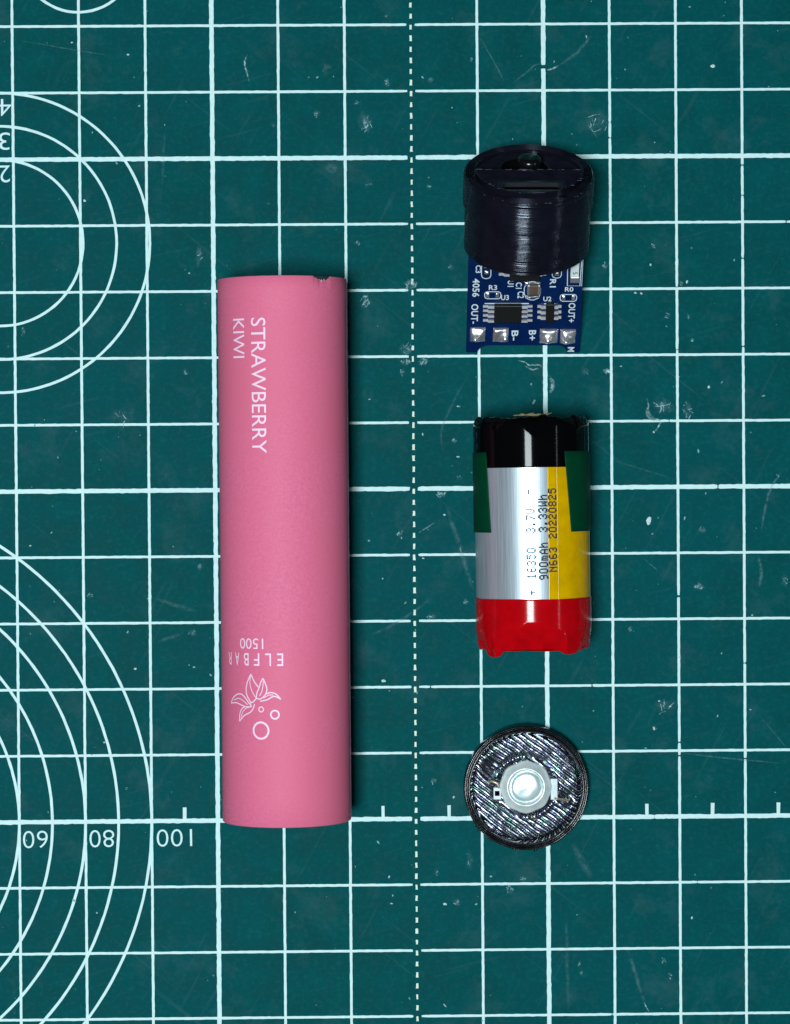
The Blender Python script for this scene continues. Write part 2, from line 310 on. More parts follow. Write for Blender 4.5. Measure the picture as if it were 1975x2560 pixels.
def scuff(x, y, rx, ry, lines, haze, seed):
    q = random.Random(seed); V = []; F = []; A = []
    def add(v, f, z, at):
        b = len(V); V.extend((a, c, z) for a, c in v); F.extend([[i+b for i in g] for g in f]); A.extend(at)
    n = 22; nh = 0; main = q.uniform(.4, 1.9)
    if haze:                                                # soft torn patch
        ring = []
        for k, (rr, al) in enumerate(((.0, haze), (.55, haze*.8), (1.25, 0.))):
            if k == 0: ring.append([(x, y)]); continue
            ring.append([(x+rx*rr*(1+.75*fb(math.cos(2*math.pi*i/n)*1.3+seed, math.sin(2*math.pi*i/n)*1.3, k))*math.cos(2*math.pi*i/n), y+ry*rr*(1+.75*fb(math.cos(2*math.pi*i/n)+seed*2, math.sin(2*math.pi*i/n), k))*math.sin(2*math.pi*i/n)) for i in range(n)])
        v = ring[0]+ring[1]+ring[2]
        f = [[0, 1+i, 1+(i+1) % n] for i in range(n)]+[[1+i, 1+n+i, 1+n+(i+1) % n, 1+(i+1) % n] for i in range(n)]
        add(v, f, .0090+.0002*(seed % 7), [haze*.95]+[haze*.7]*n+[0.]*n)
    nh = len(F)
    for i in range(lines):                                  # lifted fibres and cuts
        a = q.uniform(0, 6.28); r = q.random()**.6; cx, cy = x+rx*r*math.cos(a), y+ry*r*math.sin(a)
        L = q.uniform(.25, 1.3)*min(rx, ry); d = q.gauss(main, .45) if i % 3 else q.gauss(main+1.3, .5); w = q.uniform(.004, .011)
        pts = [(cx+math.cos(d+q.gauss(0, .35)*t)*L*t, cy+math.sin(d+q.gauss(0, .35)*t)*L*t) for t in (-.5, -.17, .17, .5)]
        v, f = stroke2(smooth_pts(pts, 3), [w*(.3+.7*math.sin(math.pi*(k+.5)/10)) for k in range(10)])
        add(v, f, .0108+.0003*(i % 6), [q.uniform(.5, 2.4)]*len(v))
    o = mesh('scuff', V, F, M_HAZE, mat_o, False, A); o.data.materials.append(M_SCUFF)
    o.data.polygons.foreach_set('material_index', [0]*nh+[1]*(len(F)-nh)); return o
def streak(pts, w, al, mat, name='scratch'):
    p = smooth_pts(pts, 8); n = len(p); p = [(x+rnd.gauss(0, .0025), y+rnd.gauss(0, .0025)) for x, y in p]
    V = []; F = []; A = []
    for off, k in ((-1, 0.), (0, 1.), (1, 0.)):
        for i, (x, y) in enumerate(p):
            a = p[max(0, i-1)]; b = p[min(n-1, i+1)]; L = math.hypot(b[0]-a[0], b[1]-a[1]) or 1
            h = off*w/2*(.6+.4*math.sin(math.pi*i/(n-1)))
            V.append((x-(b[1]-a[1])/L*h, y+(b[0]-a[0])/L*h, .0082)); A.append(k*al*min(1, 4*(i+.15)/n, 4*(n-1-i+.15)/n))
    for r in (0, 1):
        for i in range(n-1): F.append((r*n+i, r*n+i+1, (r+1)*n+i+1, (r+1)*n+i))
    return mesh(name, V, F, mat, mat_o, False, A)
def fleck_geo(x, y, rx, ry, ang, h, q, V, F):
    b = len(V); n = 8
    V.append((x, y, .004+h))
    for i in range(n):
        a = 2*math.pi*i/n; r = q.uniform(.65, 1.15); px, py = rx*r*math.cos(a), ry*r*math.sin(a)
        V.append((x+px*math.cos(ang)-py*math.sin(ang), y+px*math.sin(ang)+py*math.cos(ang), .0036))
    F += [[b, b+1+i, b+1+(i+1) % n] for i in range(n)]
for k, (x, y, rx, ry, ln, hz) in enumerate(MARKS['scuff']): scuff(x, y, rx, ry, ln, hz, k+3)
for pts, w, al in MARKS['streak']: streak(pts, w, al, M_HAZE)
for pts, w, al in MARKS['bright']: streak(pts, w, al, M_SCUFF, 'scratch')
for x, y, rx, ry in MARKS['fleck']:
    V, F = [], []; fleck_geo(x, y, rx, ry, rnd.uniform(-.3, .3), .012, rnd, V, F); mesh('fleck', V, F, M_FLECK, mat_o, False)
V, F = [], []
for i in range(210):                                        # uncounted dust all over the mat
    r = abs(rnd.gauss(0, .006))+.004
    fleck_geo(rnd.uniform(-6.4, 6), rnd.uniform(-8.2, 7.5), r*rnd.uniform(.8, 2.2), r, rnd.uniform(0, 3), .004, rnd, V, F)
dust = tag(mesh('dust', V, F, simple('dust_grain', lin(120, 165, 168), .8, vary=.3, vscale=9), mat_o, False), kind='stuff')

# ------------------------------------------------------------------ pink tube
k = NT('pink_paint')
c = k.ramp(k.noise(26, 5, rough=.7), [(.30, lin(216, 102, 138)), (.5, lin(227, 111, 148)), (.7, lin(236, 121, 158))])
k.base(k.mix(k.g(k.noise(.7, 2), .3, .7), c, lin(226, 110, 142))); k.set(Roughness=.62, Specular_IOR_Level=.28); k.bump(k.noise(70, 2), .12, .004)
M_PINK = k.m
M_WHITE = simple('white_print', lin(250, 218, 240), .55, vary=.03)
M_LINER = simple('dark_metal_liner', lin(72, 78, 88), .45, .4, vary=.25, vscale=14)
TR = .948; TY0, TY1 = -4.878, 3.105; TL = TY1-TY0
tube = empty('vape_tube', (-1.9375, (TY0+TY1)/2, 0), (0, 0, math.radians(.11)))
tag(tube, 'empty pink metal vape tube with white strawberry kiwi lettering and leaf logo', 'vape tube')
def tube_mesh(name, R, t, y0, y1, mat, seg=360, edge=None, zc=TR):
    """open-ended pipe along Y; edge(angle) lowers the top rim"""
    V = []; F = []; bev = .008
    prof = [(R-t, y0), (R-bev, y0), (R, y0+bev), (R, y0+.5), (R, (y0+y1)/2), (R, y1-.5), (R, y1-.2), (R, y1-bev), (R-bev, y1), (R-t, y1), (R-t, y1-.2)]
    n = len(prof)
    for i in range(seg):
        a = 2*math.pi*i/seg-math.pi; e = edge(a) if edge else 0
        for r, y in prof:
            if y > y1-.1: y -= e
            V.append((r*math.sin(a), y, zc+r*math.cos(a)))
    for i in range(seg):
        j = (i+1) % seg
        for q in range(n):
            q2 = (q+1) % n; F.append((i*n+q, i*n+q2, j*n+q2, j*n+q))
    return mesh(name, V, F, mat, tube)
def chip_edge(a):
    d = math.degrees(a); e = .0015*fb(a*9, 3)
    if 30 < d < 49: 
        t = (d-30)/19; e += .090*max(0, math.sin(math.pi*t))**.55*(.65+.5*abs(fb(d*.55, 8)))*(.5+.75*t*(1.45-t)*1.2)
    return e
sh = tube_mesh('shell', TR, .014, -TL/2, TL/2, M_PINK, edge=chip_edge)
tube_mesh('liner', TR-.0155, .022, -TL/2+.006, TL/2-.004, M_LINER)
M_BARE = simple('bare_metal', lin(240, 214, 226), .4, .3)
for (a, y, r) in ((38.5, TL/2-.070, .014), (41.5, TL/2-.056, .010), (36.5, TL/2-.058, .007)):     # bare bright metal in the chip
    aa = math.radians(a); V = []
    for i in range(9):
        t = 2*math.pi*i/9; q = aa+r*math.cos(t)*1.3
        V.append(((TR+.001)*math.sin(q), y+r*1.4*math.sin(t)*(.6+.6*((i*7) % 3)/2), TR+(TR+.001)*math.cos(q)))
    mesh('bare_metal', V, [list(range(9))], M_BARE, tube, False)
V, F = [], []
for i in range(81):                                         # thin pale raised strip along the side
    y = -TL/2+.03+(TL-.06)*i/80; w = .004*fb(i*.4, 2)
    for a, r in ((85, TR+.0005), (86.5, TR+.006), (91+w*60, TR+.007), (93, TR+.0005)):
        V.append((r*math.sin(math.radians(a)), y, TR+r*math.cos(math.radians(a))))
for i in range(80):
    for q in range(3): F.append((4*i+q, 4*i+q+1, 4*i+q+5, 4*i+q+4))
mesh('side_strip', V, F, simple('pale_strip', lin(226, 170, 192), .5), tube)
holder = bpy.data.objects
def on_tube(name, V, F, mat=M_WHITE):
    o = wrap_on_cylinder(name, V, F, TR+.0022, mat, tube); o.location = (0, 0, TR); return o
YM = (TY0+TY1)/2
def print_text(name, s, s_mid, s_h, y_from, y_to, deg):
    """lettering that runs along the tube (deg -90) or across it upside down (deg 180)"""
    V, F = text_tris(s, 1., 1., 1.0, 'LEFT', -.001)
    x0, x1 = min(v[0] for v in V), max(v[0] for v in V); y0, y1 = min(v[1] for v in V), max(v[1] for v in V)
    if deg == -90:
        V = [(s_mid+((y-y0)/(y1-y0)-.5)*s_h, y_from-YM+(x-x0)/(x1-x0)*(y_to-y_from)) for x, y in V]
    else:
        V = [(s_mid-((x-x0)/(x1-x0)-.5)*s_h, y_from-YM+(y-y0)/(y1-y0)*(y_to-y_from)) for x, y in V]
    return on_tube(name, V, F)
print_text('lettering', 'STRAWBERRY', -.334, .226, 2.500, .545, -90)
print_text('lettering', 'KIWI', -.674, .217, 2.497, 1.928, -90)
print_text('lettering', '1500', -.500, .40, -2.136, -2.290, 180)
for i, ch in enumerate('ELFBAR'):                           # widely spaced letters reading upside down
    v, f = text_tris(ch, 1., 1., 1., 'CENTER', .002); x0, x1 = min(a[0] for a in v), max(a[0] for a in v); y1 = max(a[1] for a in v)
    sc = -.052-.178*i
    on_tube('letter', [(sc-((x-(x0+x1)/2)*.088/(x1-x0)), -2.352-YM-y/y1*.180) for x, y in v], f)
LOGO = {'strokes': [([(-0.5053, -2.6538), (-0.5601, -2.7561), (-0.5917, -2.865), (-0.5747, -2.972), (-0.5042, -3.0727)], 0.017), ([(-0.5053, -2.6538), (-0.4593, -2.7457), (-0.4127, -2.8089), (-0.3734, -2.851)], 0.017), ([(-0.5107, -2.6827), (-0.5236, -2.7763), (-0.499, -2.8831), (-0.453, -2.9606), (-0.4208, -2.9998)], 0.012), ([(-0.3102, -2.7108), (-0.3446, -2.7716), (-0.3766, -2.8582), (-0.4089, -2.9307), (-0.4176, -2.9997)], 0.017), ([(-0.3102, -2.7108), (-0.2759, -2.7847), (-0.2511, -2.8631), (-0.2651, -2.9277), (-0.3079, -2.9828), (-0.3669, -3.0185)], 0.017), ([(-0.306, -2.7494), (-0.3111, -2.8211), (-0.3287, -2.9002), (-0.3665, -2.9697)], 0.012), ([(-0.2622, -2.9363), (-0.1879, -2.9169), (-0.1125, -2.9437), (-0.047, -3.0153)], 0.017), ([(-0.047, -3.0153), (-0.1157, -2.978), (-0.1665, -2.9768), (-0.2479, -3.0205), (-0.3547, -3.044)], 0.017), ([(-0.3081, -3.0), (-0.2295, -2.9559), (-0.1561, -2.9524)], 0.012), ([(-0.924, -3.0956), (-0.8627, -3.0109), (-0.7646, -2.9564), (-0.6778, -2.9549), (-0.606, -3.0063), (-0.5439, -3.0785), (-0.5045, -3.1086)], 0.017), ([(-0.924, -3.0956), (-0.7882, -3.083), (-0.6834, -3.1106), (-0.5709, -3.1342), (-0.4927, -3.1168)], 0.017), ([(-0.8533, -3.0479), (-0.7438, -3.0158), (-0.663, -3.0405), (-0.567, -3.101)], 0.012), ([(-0.7267, -3.3489), (-0.7171, -3.2375), (-0.6741, -3.1633), (-0.6109, -3.1273)], 0.017), ([(-0.7267, -3.3489), (-0.6309, -3.2619), (-0.5191, -3.2067), (-0.4712, -3.1476), (-0.4476, -3.0866)], 0.017), ([(-0.6934, -3.2938), (-0.6649, -3.2175), (-0.5983, -3.1554), (-0.5013, -3.1286)], 0.012), ([(-0.5265, -3.0778), (-0.4671, -3.0542), (-0.4144, -3.0053), (-0.3701, -3.0185)], 0.017)], 'rings': [(-0.3432, -3.1626, 0.036, 0.016), (-0.1365, -3.2371, 0.06, 0.024), (-0.3505, -3.4694, 0.118, 0.029)]}
V = []; F = []
for pts, w in LOGO['strokes']:
    v, f = stroke2(smooth_pts(pts, 6), w); b = len(V); V += v; F += [[g+b for g in q] for q in f]
on_tube('logo_leaf', [(x, y-YM) for x, y in V], F)
for x, y, r, w in LOGO['rings']:
    v, f = stroke2([(x+r*math.cos(2*math.pi*i/40), y-YM+r*math.sin(2*math.pi*i/40)) for i in range(40)], w, True)
    on_tube('logo_ring', v, f)

# ------------------------------------------------------------------ battery
BR = .846; BC = (1.7355, -.665)
bat = empty('battery', (BC[0], BC[1], .868), (0, 0, math.radians(.47)))
tag(bat, 'cylindrical lithium cell in silver foil with black, red, yellow and green tape', 'battery')
k = NT('silver_foil')
st = k.noise(1, 4, k.coord((60, 1.2, 60)), .6)
k.base(k.ramp(st, [(.3, lin(168, 184, 196)), (.7, lin(206, 220, 229))])); k.set(Metallic=.6, Roughness=.40, Specular_IOR_Level=.6)
k.bump(st, .10, .004); M_FOIL = k.m
def tape_mat(name, c, rough=.16, spec=.6, bump=.15, bs=2.5, ior=1.32):
    k = NT(name); d = tuple(v*.8 for v in c[:3])+(1,)
    k.base(k.ramp(k.noise(5, 3), [(.3, d), (.7, c)])); k.set(Roughness=rough, Specular_IOR_Level=spec, IOR=ior); k.bump(k.noise(bs, 4), bump, .02); return k.m
M_BLK = tape_mat('black_tape', lin(7, 7, 9), .085, 1.0, .012, 2.5, 1.14); M_RED = tape_mat('red_tape', lin(190, 5, 16), .12, .9, .02, 2.5, 1.2)
M_YEL = tape_mat('yellow_film', lin(222, 174, 0), .06, .40, .012); M_GRN = tape_mat('green_tape', lin(0, 66, 42), .5, .15, .10)
M_INK = simple('grey_ink', lin(96, 114, 126), .8, spec=.1); M_INK2 = simple('dark_ink', lin(40, 47, 55), .8, spec=.1)
def sleeve(name, R, a0, a1, y0, y1, mat, t=.010, na=160, ny=24, disp=None):
    """a wrap of tape: angles (deg from the top, clockwise seen from the front) may depend on y; has its own thickness"""
    V = []; F = []; f0 = a0 if callable(a0) else (lambda q: a0); f1 = a1 if callable(a1) else (lambda q: a1)
    g0 = y0 if callable(y0) else (lambda q: y0); g1 = y1 if callable(y1) else (lambda q: y1)
    for layer in (0, 1):
        for i in range(ny+1):
            v = i/ny
            for j in range(na+1):
                u = j/na; am = f0(v)+(f1(v)-f0(v))*u; y = g0(am)+(g1(am)-g0(am))*v
                r = R-(t if layer else 0); a = math.radians(am)
                if disp:
                    dr, da, dy = disp(am, v, y); r += dr; a += da; y += dy
                V.append((r*math.sin(a), y, r*math.cos(a)))
    n = na+1; L = n*(ny+1)
    for i in range(ny):
        for j in range(na):
            p = i*n+j; F.append((p, p+n, p+n+1, p+1)); F.append((L+p, L+p+1, L+p+n+1, L+p+n))
    for j in range(na):
        F.append((j, j+1, L+j+1, L+j)); p = ny*n+j; F.append((p, L+p, L+p+1, p+1))
    for i in range(ny):
        p = i*n; F.append((p, L+p, L+p+n, p+n)); p = i*n+na; F.append((p, p+n, L+p+n, L+p))
    o = mesh(name, V, F, mat, bat); return o
y_ = lambda w: w-BC[1]
bm = bmesh.new()
bmesh.ops.create_cone(bm, cap_ends=True, segments=200, radius1=BR, radius2=BR, depth=2.24)
bmesh.ops.rotate(bm, verts=bm.verts, matrix=Matrix.Rotation(math.pi/2, 3, 'X'))
bmesh.ops.bevel(bm, geom=[e for e in bm.edges if e.calc_face_angle(0) > 1], offset=.02, segments=2, affect='EDGES')
bmesh.ops.translate(bm, verts=bm.verts, vec=(0, .01, 0))
core = bm_obj('foil_can', bm, M_FOIL, bat, True)
core.data.set_sharp_from_angle(angle=math.radians(50))
sleeve('yellow_film', BR+.004, 12.0, lambda v: 168, y_(-1.75), y_(.45), M_YEL, .004, 120, 30, lambda am, v, y: (.0, .006*fb(v*4.5, 8+am*.004, 2), 0))
def crumple_top(am, v, y):
    a = math.radians(am); vt = .55+.45*abs(am-4)/26; t = max(0, v-.80)/.20          # a pressed-in facet, creases, curled edge
    c = abs(fb(math.sin(a)*2.1+1.7, math.cos(a)*2.1, .6, 2))
    d = -.30*max(0, v-vt)-.05*t*t-.10*t*t*c-.12*max(0, v-.70-.3*abs(am+40)/22)-.10*max(0, v-.74-.3*abs(am-46)/24)
    return d, .004*fb(v*3.3, 2+am*.004, 2), t*.035*fb(math.sin(a)*3, math.cos(a)*3, 5)
sleeve('black_tape', BR+.012, -180, 180, y_(.31), y_(1.055), M_BLK, .012, 300, 40, crumple_top)
def red_edge(am):
    a = math.radians(am); e = .022*fb(math.sin(a)*2.6+4, math.cos(a)*2.6, 2, 3)
    for c, w, d in ((-52, 12, -.085), (38, 10, -.05), (62, 9, -.035)): e += d*max(0, 1-((am-c)/w)**4)
    return y_(-2.375)+e
def crumple_red(am, v, y):
    a = math.radians(am); t = max(0, .45-v)/.45
    c = abs(fb(math.sin(a)*2.3+5.1, math.cos(a)*2.3, .4+v*.5, 2)); g = abs(fb(math.sin(a)*3.5+v*3, math.cos(a)*3.5, 2+v*2, 2))
    d = -.24*max(0, .55-.3*max(0, abs(am+1)-9)/20-v) - .03*t*t - .09*t*c - .05*t*g
    return d, .016*fb(v*3.0, 5+am*.003, 2)+.015*t*fb(am*.04, v*3, 1), 0
sleeve('red_tape', BR+.014, -180, 180, red_edge, lambda am: y_(-1.609)+.012*fb(am*.01, 4), M_RED, .012, 300, 36, crumple_red)
sleeve('green_tape', BR+.022, lambda v: 37.5-7.0*v, lambda v: 312-5.5*v, y_(-.636), y_(.54), M_GRN, .010, 220, 10)
for yy, s, mat, seed in ((1.02, 1, M_BLK, 3), (-2.345, -1, M_RED, 9)):      # folded tape over the two ends
    V = [(0, y_(yy)+s*.015, 0)]; F = []; ns, nr = 90, 9
    for r in range(1, nr+1):
        for i in range(ns):
            a = 2*math.pi*i/ns; rr = BR*.90*r/nr
            V.append((rr*math.sin(a), y_(yy)+s*(.015+.04*fb(rr*3*math.sin(a)+seed, rr*3*math.cos(a), 1, 4)*(1-(r/nr)**4)), rr*math.cos(a)))
    F += [[0, 1+i, 1+(i+1) % ns] for i in range(ns)]
    for r in range(nr-1):
        for i in range(ns): F.append((1+r*ns+i, 1+(r+1)*ns+i, 1+(r+1)*ns+(i+1) % ns, 1+r*ns+(i+1) % ns))
    mesh('end_fold', V, F, mat, bat)
for q in range(3):                                          # scraps of dry glue and tape tag at the top end
    pts = [(-.30+.13*q+.1*t+rnd.uniform(-.02, .02), y_(1.07)+rnd.uniform(-.005, .035), .62+.07*fb(q, t)) for t in range(4)]
    bm = bmesh.new()
    for a, b in zip(pts, pts[1:]):
        d = Vector(b)-Vector(a); m = Matrix.Translation((Vector(a)+Vector(b))/2) @ d.to_track_quat('Z', 'Y').to_matrix().to_4x4()
        bmesh.ops.create_cone(bm, cap_ends=True, segments=6, radius1=rnd.uniform(.008, .018), radius2=.010, depth=d.length*1.1, matrix=m)
    bm_obj('glue_scrap', bm, simple('dry_glue', lin(120, 112, 80), .5, vary=.3), bat, True)
# dot-matrix print
GL = {'0': '01110 10001 10001 10001 10001 10001 01110', '1': '00100 01100 00100 00100 00100 00100 01110', '2': '01110 10001 00001 00110 01000 10000 11111',
      '3': '01110 10001 00001 00110 00001 10001 01110', '5': '11111 10000 11110 00001 00001 10001 01110', '6': '01110 10000 10000 11110 10001 10001 01110',
      '7': '11111 00001 00010 00100 00100 01000 01000', '8': '01110 10001 10001 01110 10001 10001 01110', '9': '01110 10001 10001 01111 00001 00001 01110',
      '+': '00000 00100 00100 11111 00100 00100 00000', '-': '00000 00000 00000 11111 00000 00000 00000', '.': '00000 00000 00000 00000 00000 01100 01100',
      'V': '10001 10001 10001 10001 10001 01010 00100', 'm': '00000 00000 11010 10101 10101 10101 10101', 'A': '00100 01010 10001 10001 11111 10001 10001',
      'h': '10000 10000 10110 11001 10001 10001 10001', 'W': '10001 10001 10001 10101 10101 11011 10001', 'N': '10001 11001 10101 10011 10001 10001 10001'}
def dot_text(s, y_start, s_base, h, mat, pitch=.0935):
    """reads up the cell; glyph tops point left"""
    q = random.Random(len(s)+int(h*1000)); cw = pitch*.74/5; chh = h/7
    for i, ch in enumerate(s):
        V = []; F = []
        for r, rowt in enumerate(GL[ch].split()):
            for c, bit in enumerate(rowt):
                if bit == '1':
                    y = y_start+i*pitch+(c+.5)*cw+q.gauss(0, .0012); x = s_base-(6-r+.5)*chh+q.gauss(0, .0012); a, b = chh*.66, cw*.66
                    n = len(V); V += [(x-a, y-b), (x+a, y-b), (x+a, y+b), (x-a, y+b)]; F.append([n, n+1, n+2, n+3])
        wrap_on_cylinder('printed_character', V, F, BR+.0062, mat, bat, .05)
dot_text('+', y_(-1.545), -.008, .135, M_INK); dot_text('16350', y_(-1.306), -.008, .135, M_INK); dot_text('3.7V', y_(-.640), -.008, .135, M_INK); dot_text('-', y_(-.08), -.03, .135, M_INK)
dot_text('900mAh', y_(-1.325), .170, .132, M_INK2); dot_text('3.33Wh', y_(-.63), .170, .132, M_INK2)
dot_text('N663', y_(-1.21), .312, .125, M_INK2, .0935); dot_text('20220825', y_(-.725), .312, .125, M_INK2, .0935)

# ------------------------------------------------------------------ circuit board in its printed cap
TH = math.radians(33)
mod = empty('charger_module', (1.655, 2.045, .12*math.cos(TH)+.004), (TH, 0, math.radians(-.4)))
tag(mod, 'blue charging circuit board stuck in a round black printed cap with a button', 'circuit module')
k = NT('printed_plastic'); co = k.coord()
k.base(k.ramp(k.noise(5, 4), [(.3, lin(14, 14, 23)), (.7, lin(21, 21, 33))])); k.set(Roughness=.17, Specular_IOR_Level=.40, Specular_Tint=(.72, .82, 1, 1))
M_CAP = k.m
M_GLOSSBLK = simple('button_plastic', lin(12, 12, 14), .22)
M_SHADE = simple('inside_shade', lin(3, 3, 4), .8, spec=.05)  # near-black colour puts the shade inside recesses into the material
k = NT('solder_mask')
k.base(k.ramp(k.noise(4, 3), [(.3, lin(1, 26, 68)), (.7, lin(3, 34, 84))])); k.set(Roughness=.3, Specular_IOR_Level=.45); k.bump(k.noise(18, 2), .05, .004); M_PCB = k.m
M_TRACE = simple('buried_trace', lin(1, 20, 58), .32, vary=.05)
M_SILK = mat_print((205, 222, 230), 'silkscreen', .68); M_TIN = simple('solder', lin(226, 226, 230), .3, .85, vary=.06, vscale=4)
M_CHIP = simple('chip_epoxy', lin(10, 11, 12), .5, bump=.1); M_PIN = simple('chip_pin', lin(240, 240, 244), .42, .6)
M_CER = simple('brown_ceramic', lin(92, 74, 62), .4)
WA, U0 = -.28, .01; V0, V1, VF = 1.67, 2.85, 2.40
def cap_part(name, v0, v1, r_out, r_in, mat=M_CAP, layer=.0205):
    """ring of printed layers along the cap axis (local Y of the module)"""
    q = random.Random(int(v0*100)); prof = []; v = v0
    while v < v1-layer*.5:                                  # each layer bulges outwards
        e = q.gauss(0, .0012)
        for t, h in ((0, 0), (.16, .0032), (.34, .0050), (.5, .0056), (.66, .0050), (.84, .0032)): prof.append((r_out-.0056+h+(e if h else 0), v+layer*t))
        v += layer
    prof += [(r_out-.006, v1), (r_in, v1), (r_in, v0)]
    fn = lambda a, r, z: ((r+.0014*fb(math.cos(a)*4, math.sin(a)*4, z*7)) if r > r_in+.01 else r, z+.004*fb(math.cos(a)*5, math.sin(a)*5, z*3) if v0+.01 < z < v1-.01 else z)
    o = lathe(name, prof, 200, mat, mod, True, fn, True); o.data.set_sharp_from_angle(angle=math.radians(38))
    o.rotation_euler = (-math.pi/2, 0, 0); o.location = (U0, 0, WA)      # lathe Z -> module Y
    return o
cap_part('cap_body', V0, VF+.004, .925, .80); cap_part('cap_flange', VF, V1, .957, .80)
def cut(o, cutters):
    for c in cutters:
        m = o.modifiers.new('cut', 'BOOLEAN'); m.operation = 'DIFFERENCE'; m.object = c; m.solver = 'EXACT'
    dg = bpy.context.evaluated_depsgraph_get(); me = bpy.data.meshes.new_from_object(o.evaluated_get(dg))
    old = o.data; o.modifiers.clear(); o.data = me; bpy.data.meshes.remove(old)
def disc_prism(name, pts, v0, v1, mat):                     # outline in (u, w), thick along v
    n = len(pts); bm = bmesh.new(); a = [bm.verts.new((x, v0, z)) for x, z in pts]; b = [bm.verts.new((x, v1, z)) for x, z in pts]
    bm.faces.new(a); bm.faces.new(b[::-1])
    for i in range(n): bm.faces.new((a[i], b[i], b[(i+1) % n], a[(i+1) % n]))
    return bm_obj(name, bm, mat, mod)
def circ(cx, cz, r, n=64): return [(cx+r*math.cos(2*math.pi*i/n), cz+r*math.sin(2*math.pi*i/n)) for i in range(n)]
def stad(cx, cz, hw, hh, n=12):
    p = []
    for s, a0 in ((1, -90), (-1, 90)):
        for i in range(n+1):
            a = math.radians(a0+180*i/n); p.append((cx+s*(hw-hh)+hh*math.cos(a), cz+hh*math.sin(a)))
    return p
USB = (U0+.01, .30); BTN = (U0-.05, WA-.26)
c1 = disc_prism('c', stad(*USB, .465, .125), 2.3, 3.2, M_SHADE); c2 = disc_prism('c', circ(*BTN, .345), 2.45, 3.2, M_SHADE)
face = disc_prism('end_face', circ(U0, WA, .93, 120), 2.60, V1-.035, M_CAP)
zl = WA+.045; a0 = math.asin(.045/.795)
ledge_pts = [(U0+.795*math.cos(a0+(math.pi-2*a0)*i/60), WA+.795*math.sin(a0+(math.pi-2*a0)*i/60)) for i in range(61)]
ledge = disc_prism('usb_ledge', ledge_pts, V1-.045, V1+.10, M_CAP)
cut(face, [c1, c2]); cut(ledge, [c1, c2])
for c in (c1, c2): bpy.data.objects.remove(c)
V, F = [], []
def face_line(p, q, w, v, hh=.32):                                  # extruded plastic lines lying on the end face
    b = len(V); d = Vector((q[0]-p[0], q[1]-p[1])); L = d.length or 1; nx, nz = -d.y/L*w/2, d.x/L*w/2
    V.extend([(p[0]+nx, v, p[1]+nz), (p[0], v+w*hh, p[1]), (p[0]-nx, v, p[1]-nz), (q[0]+nx, v, q[1]+nz), (q[0], v+w*hh, q[1]), (q[0]-nx, v, q[1]-nz)])
    F.extend([(b, b+1, b+4, b+3), (b+1, b+2, b+5, b+4)])
def clear(p): return abs(p[0]-USB[0]) > .49 or abs(p[1]-USB[1]) > .18
for rr in (.925, .89, .855, .82):                            # perimeter rings
    for i in range(120):
        a, b = 2*math.pi*i/120, 2*math.pi*(i+1)/120
        hi = WA+rr*math.sin((a+b)/2) > zl
        P, Q = (U0+rr*math.cos(a), WA+rr*math.sin(a)), (U0+rr*math.cos(b), WA+rr*math.sin(b))
        if clear(P) and clear(Q): face_line(P, Q, .034, V1+.0003, .76)
w = -.77
while w < .79:                                               # straight infill lines
    h = math.sqrt(max(0, .775**2-w*w)); u = -h
    while u < h-.01:
        P, Q = (U0+u, WA+w), (U0+min(h, u+.04), WA+w); mid = ((P[0]+Q[0])/2, P[1])
        hi = P[1] > zl
        okb = math.hypot(mid[0]-BTN[0], mid[1]-BTN[1]) > .365
        if clear(mid) and okb and abs(P[1]-zl) > .02: face_line(P, Q, .036, (V1+.1000) if hi else (V1-.0350))
        u += .04
    w += .037
mesh('extrusion_line', V, F, M_CAP, mod, False)['kind'] = 'stuff'
V, F = [], []
for i in range(70):                                          # pale nicks and frayed strands on the printed edges
    if i % 2: a = rnd.uniform(.15, 2.99); rr = rnd.choice((.80, .94, .93))+rnd.gauss(0, .01); p = (U0+rr*math.cos(a), WA+rr*math.sin(a)); vv = V1+(.004 if rr > .87 else .102)
    else: p = (U0+rnd.uniform(-.78, .78), zl+rnd.choice((.006, .02, .04))); vv = V1+.103
    if not clear(p): continue
    d = rnd.gauss(0, .3); L = rnd.uniform(.015, .07); face_line(p, (p[0]+L*math.cos(d), p[1]+L*math.sin(d)*.5), rnd.uniform(.006, .013), vv, .5)
mesh('frayed_strands', V, F, simple('stressed_plastic', lin(74, 74, 92), .35, vary=.4, vscale=20), mod, False)['kind'] = 'stuff'
pr = [(.0, .0), (.11, -.004), (.155, -.018), (.178, -.05), (.18, -.09), (.18, -.5)]
b = lathe('button', [(max(r, .0005), z) for r, z in pr], 48, M_GLOSSBLK, mod); b.rotation_euler = (-math.pi/2, 0, 0); b.location = (BTN[0]+.07, V1+.15, BTN[1]-.02)
well = lathe('button_collar', [(.352, 0), (.352, .18), (.335, .185), (.333, .0)], 48, M_SHADE, mod); well.rotation_euler = (-math.pi/2, 0, 0); well.location = (BTN[0], 2.62, BTN[1])
so = stad(*USB, .455, .120); si = stad(*USB, .440, .106); n = len(so)
V = [(x, v, z) for v in (2.15, V1+.104) for x, z in so]+[(x, v, z) for v in (V1+.104, V1+.04) for x, z in si]; F = []
for r in range(3):
    for i in range(n): F.append((r*n+i, r*n+(i+1) % n, (r+1)*n+(i+1) % n, (r+1)*n+i))
usb = mesh('usb_port', V, F, simple('usb_shell', lin(88, 90, 98), .4, .9), mod, False)
V = [(x, v, z) for v in (V1+.039, 2.3) for x, z in si]; F = [(i, (i+1) % n, n+(i+1) % n, n+i) for i in range(n)]+[list(range(n, 2*n))]
mesh('port_cavity', V, F, M_SHADE, usb, False)  # inside of the port coloured dark as its shade
box_obj('tongue', USB[0]-.33, USB[0]+.33, 2.2, V1-.12, USB[1]-.03, USB[1]+.03, mat=M_CHIP, parent=usb)
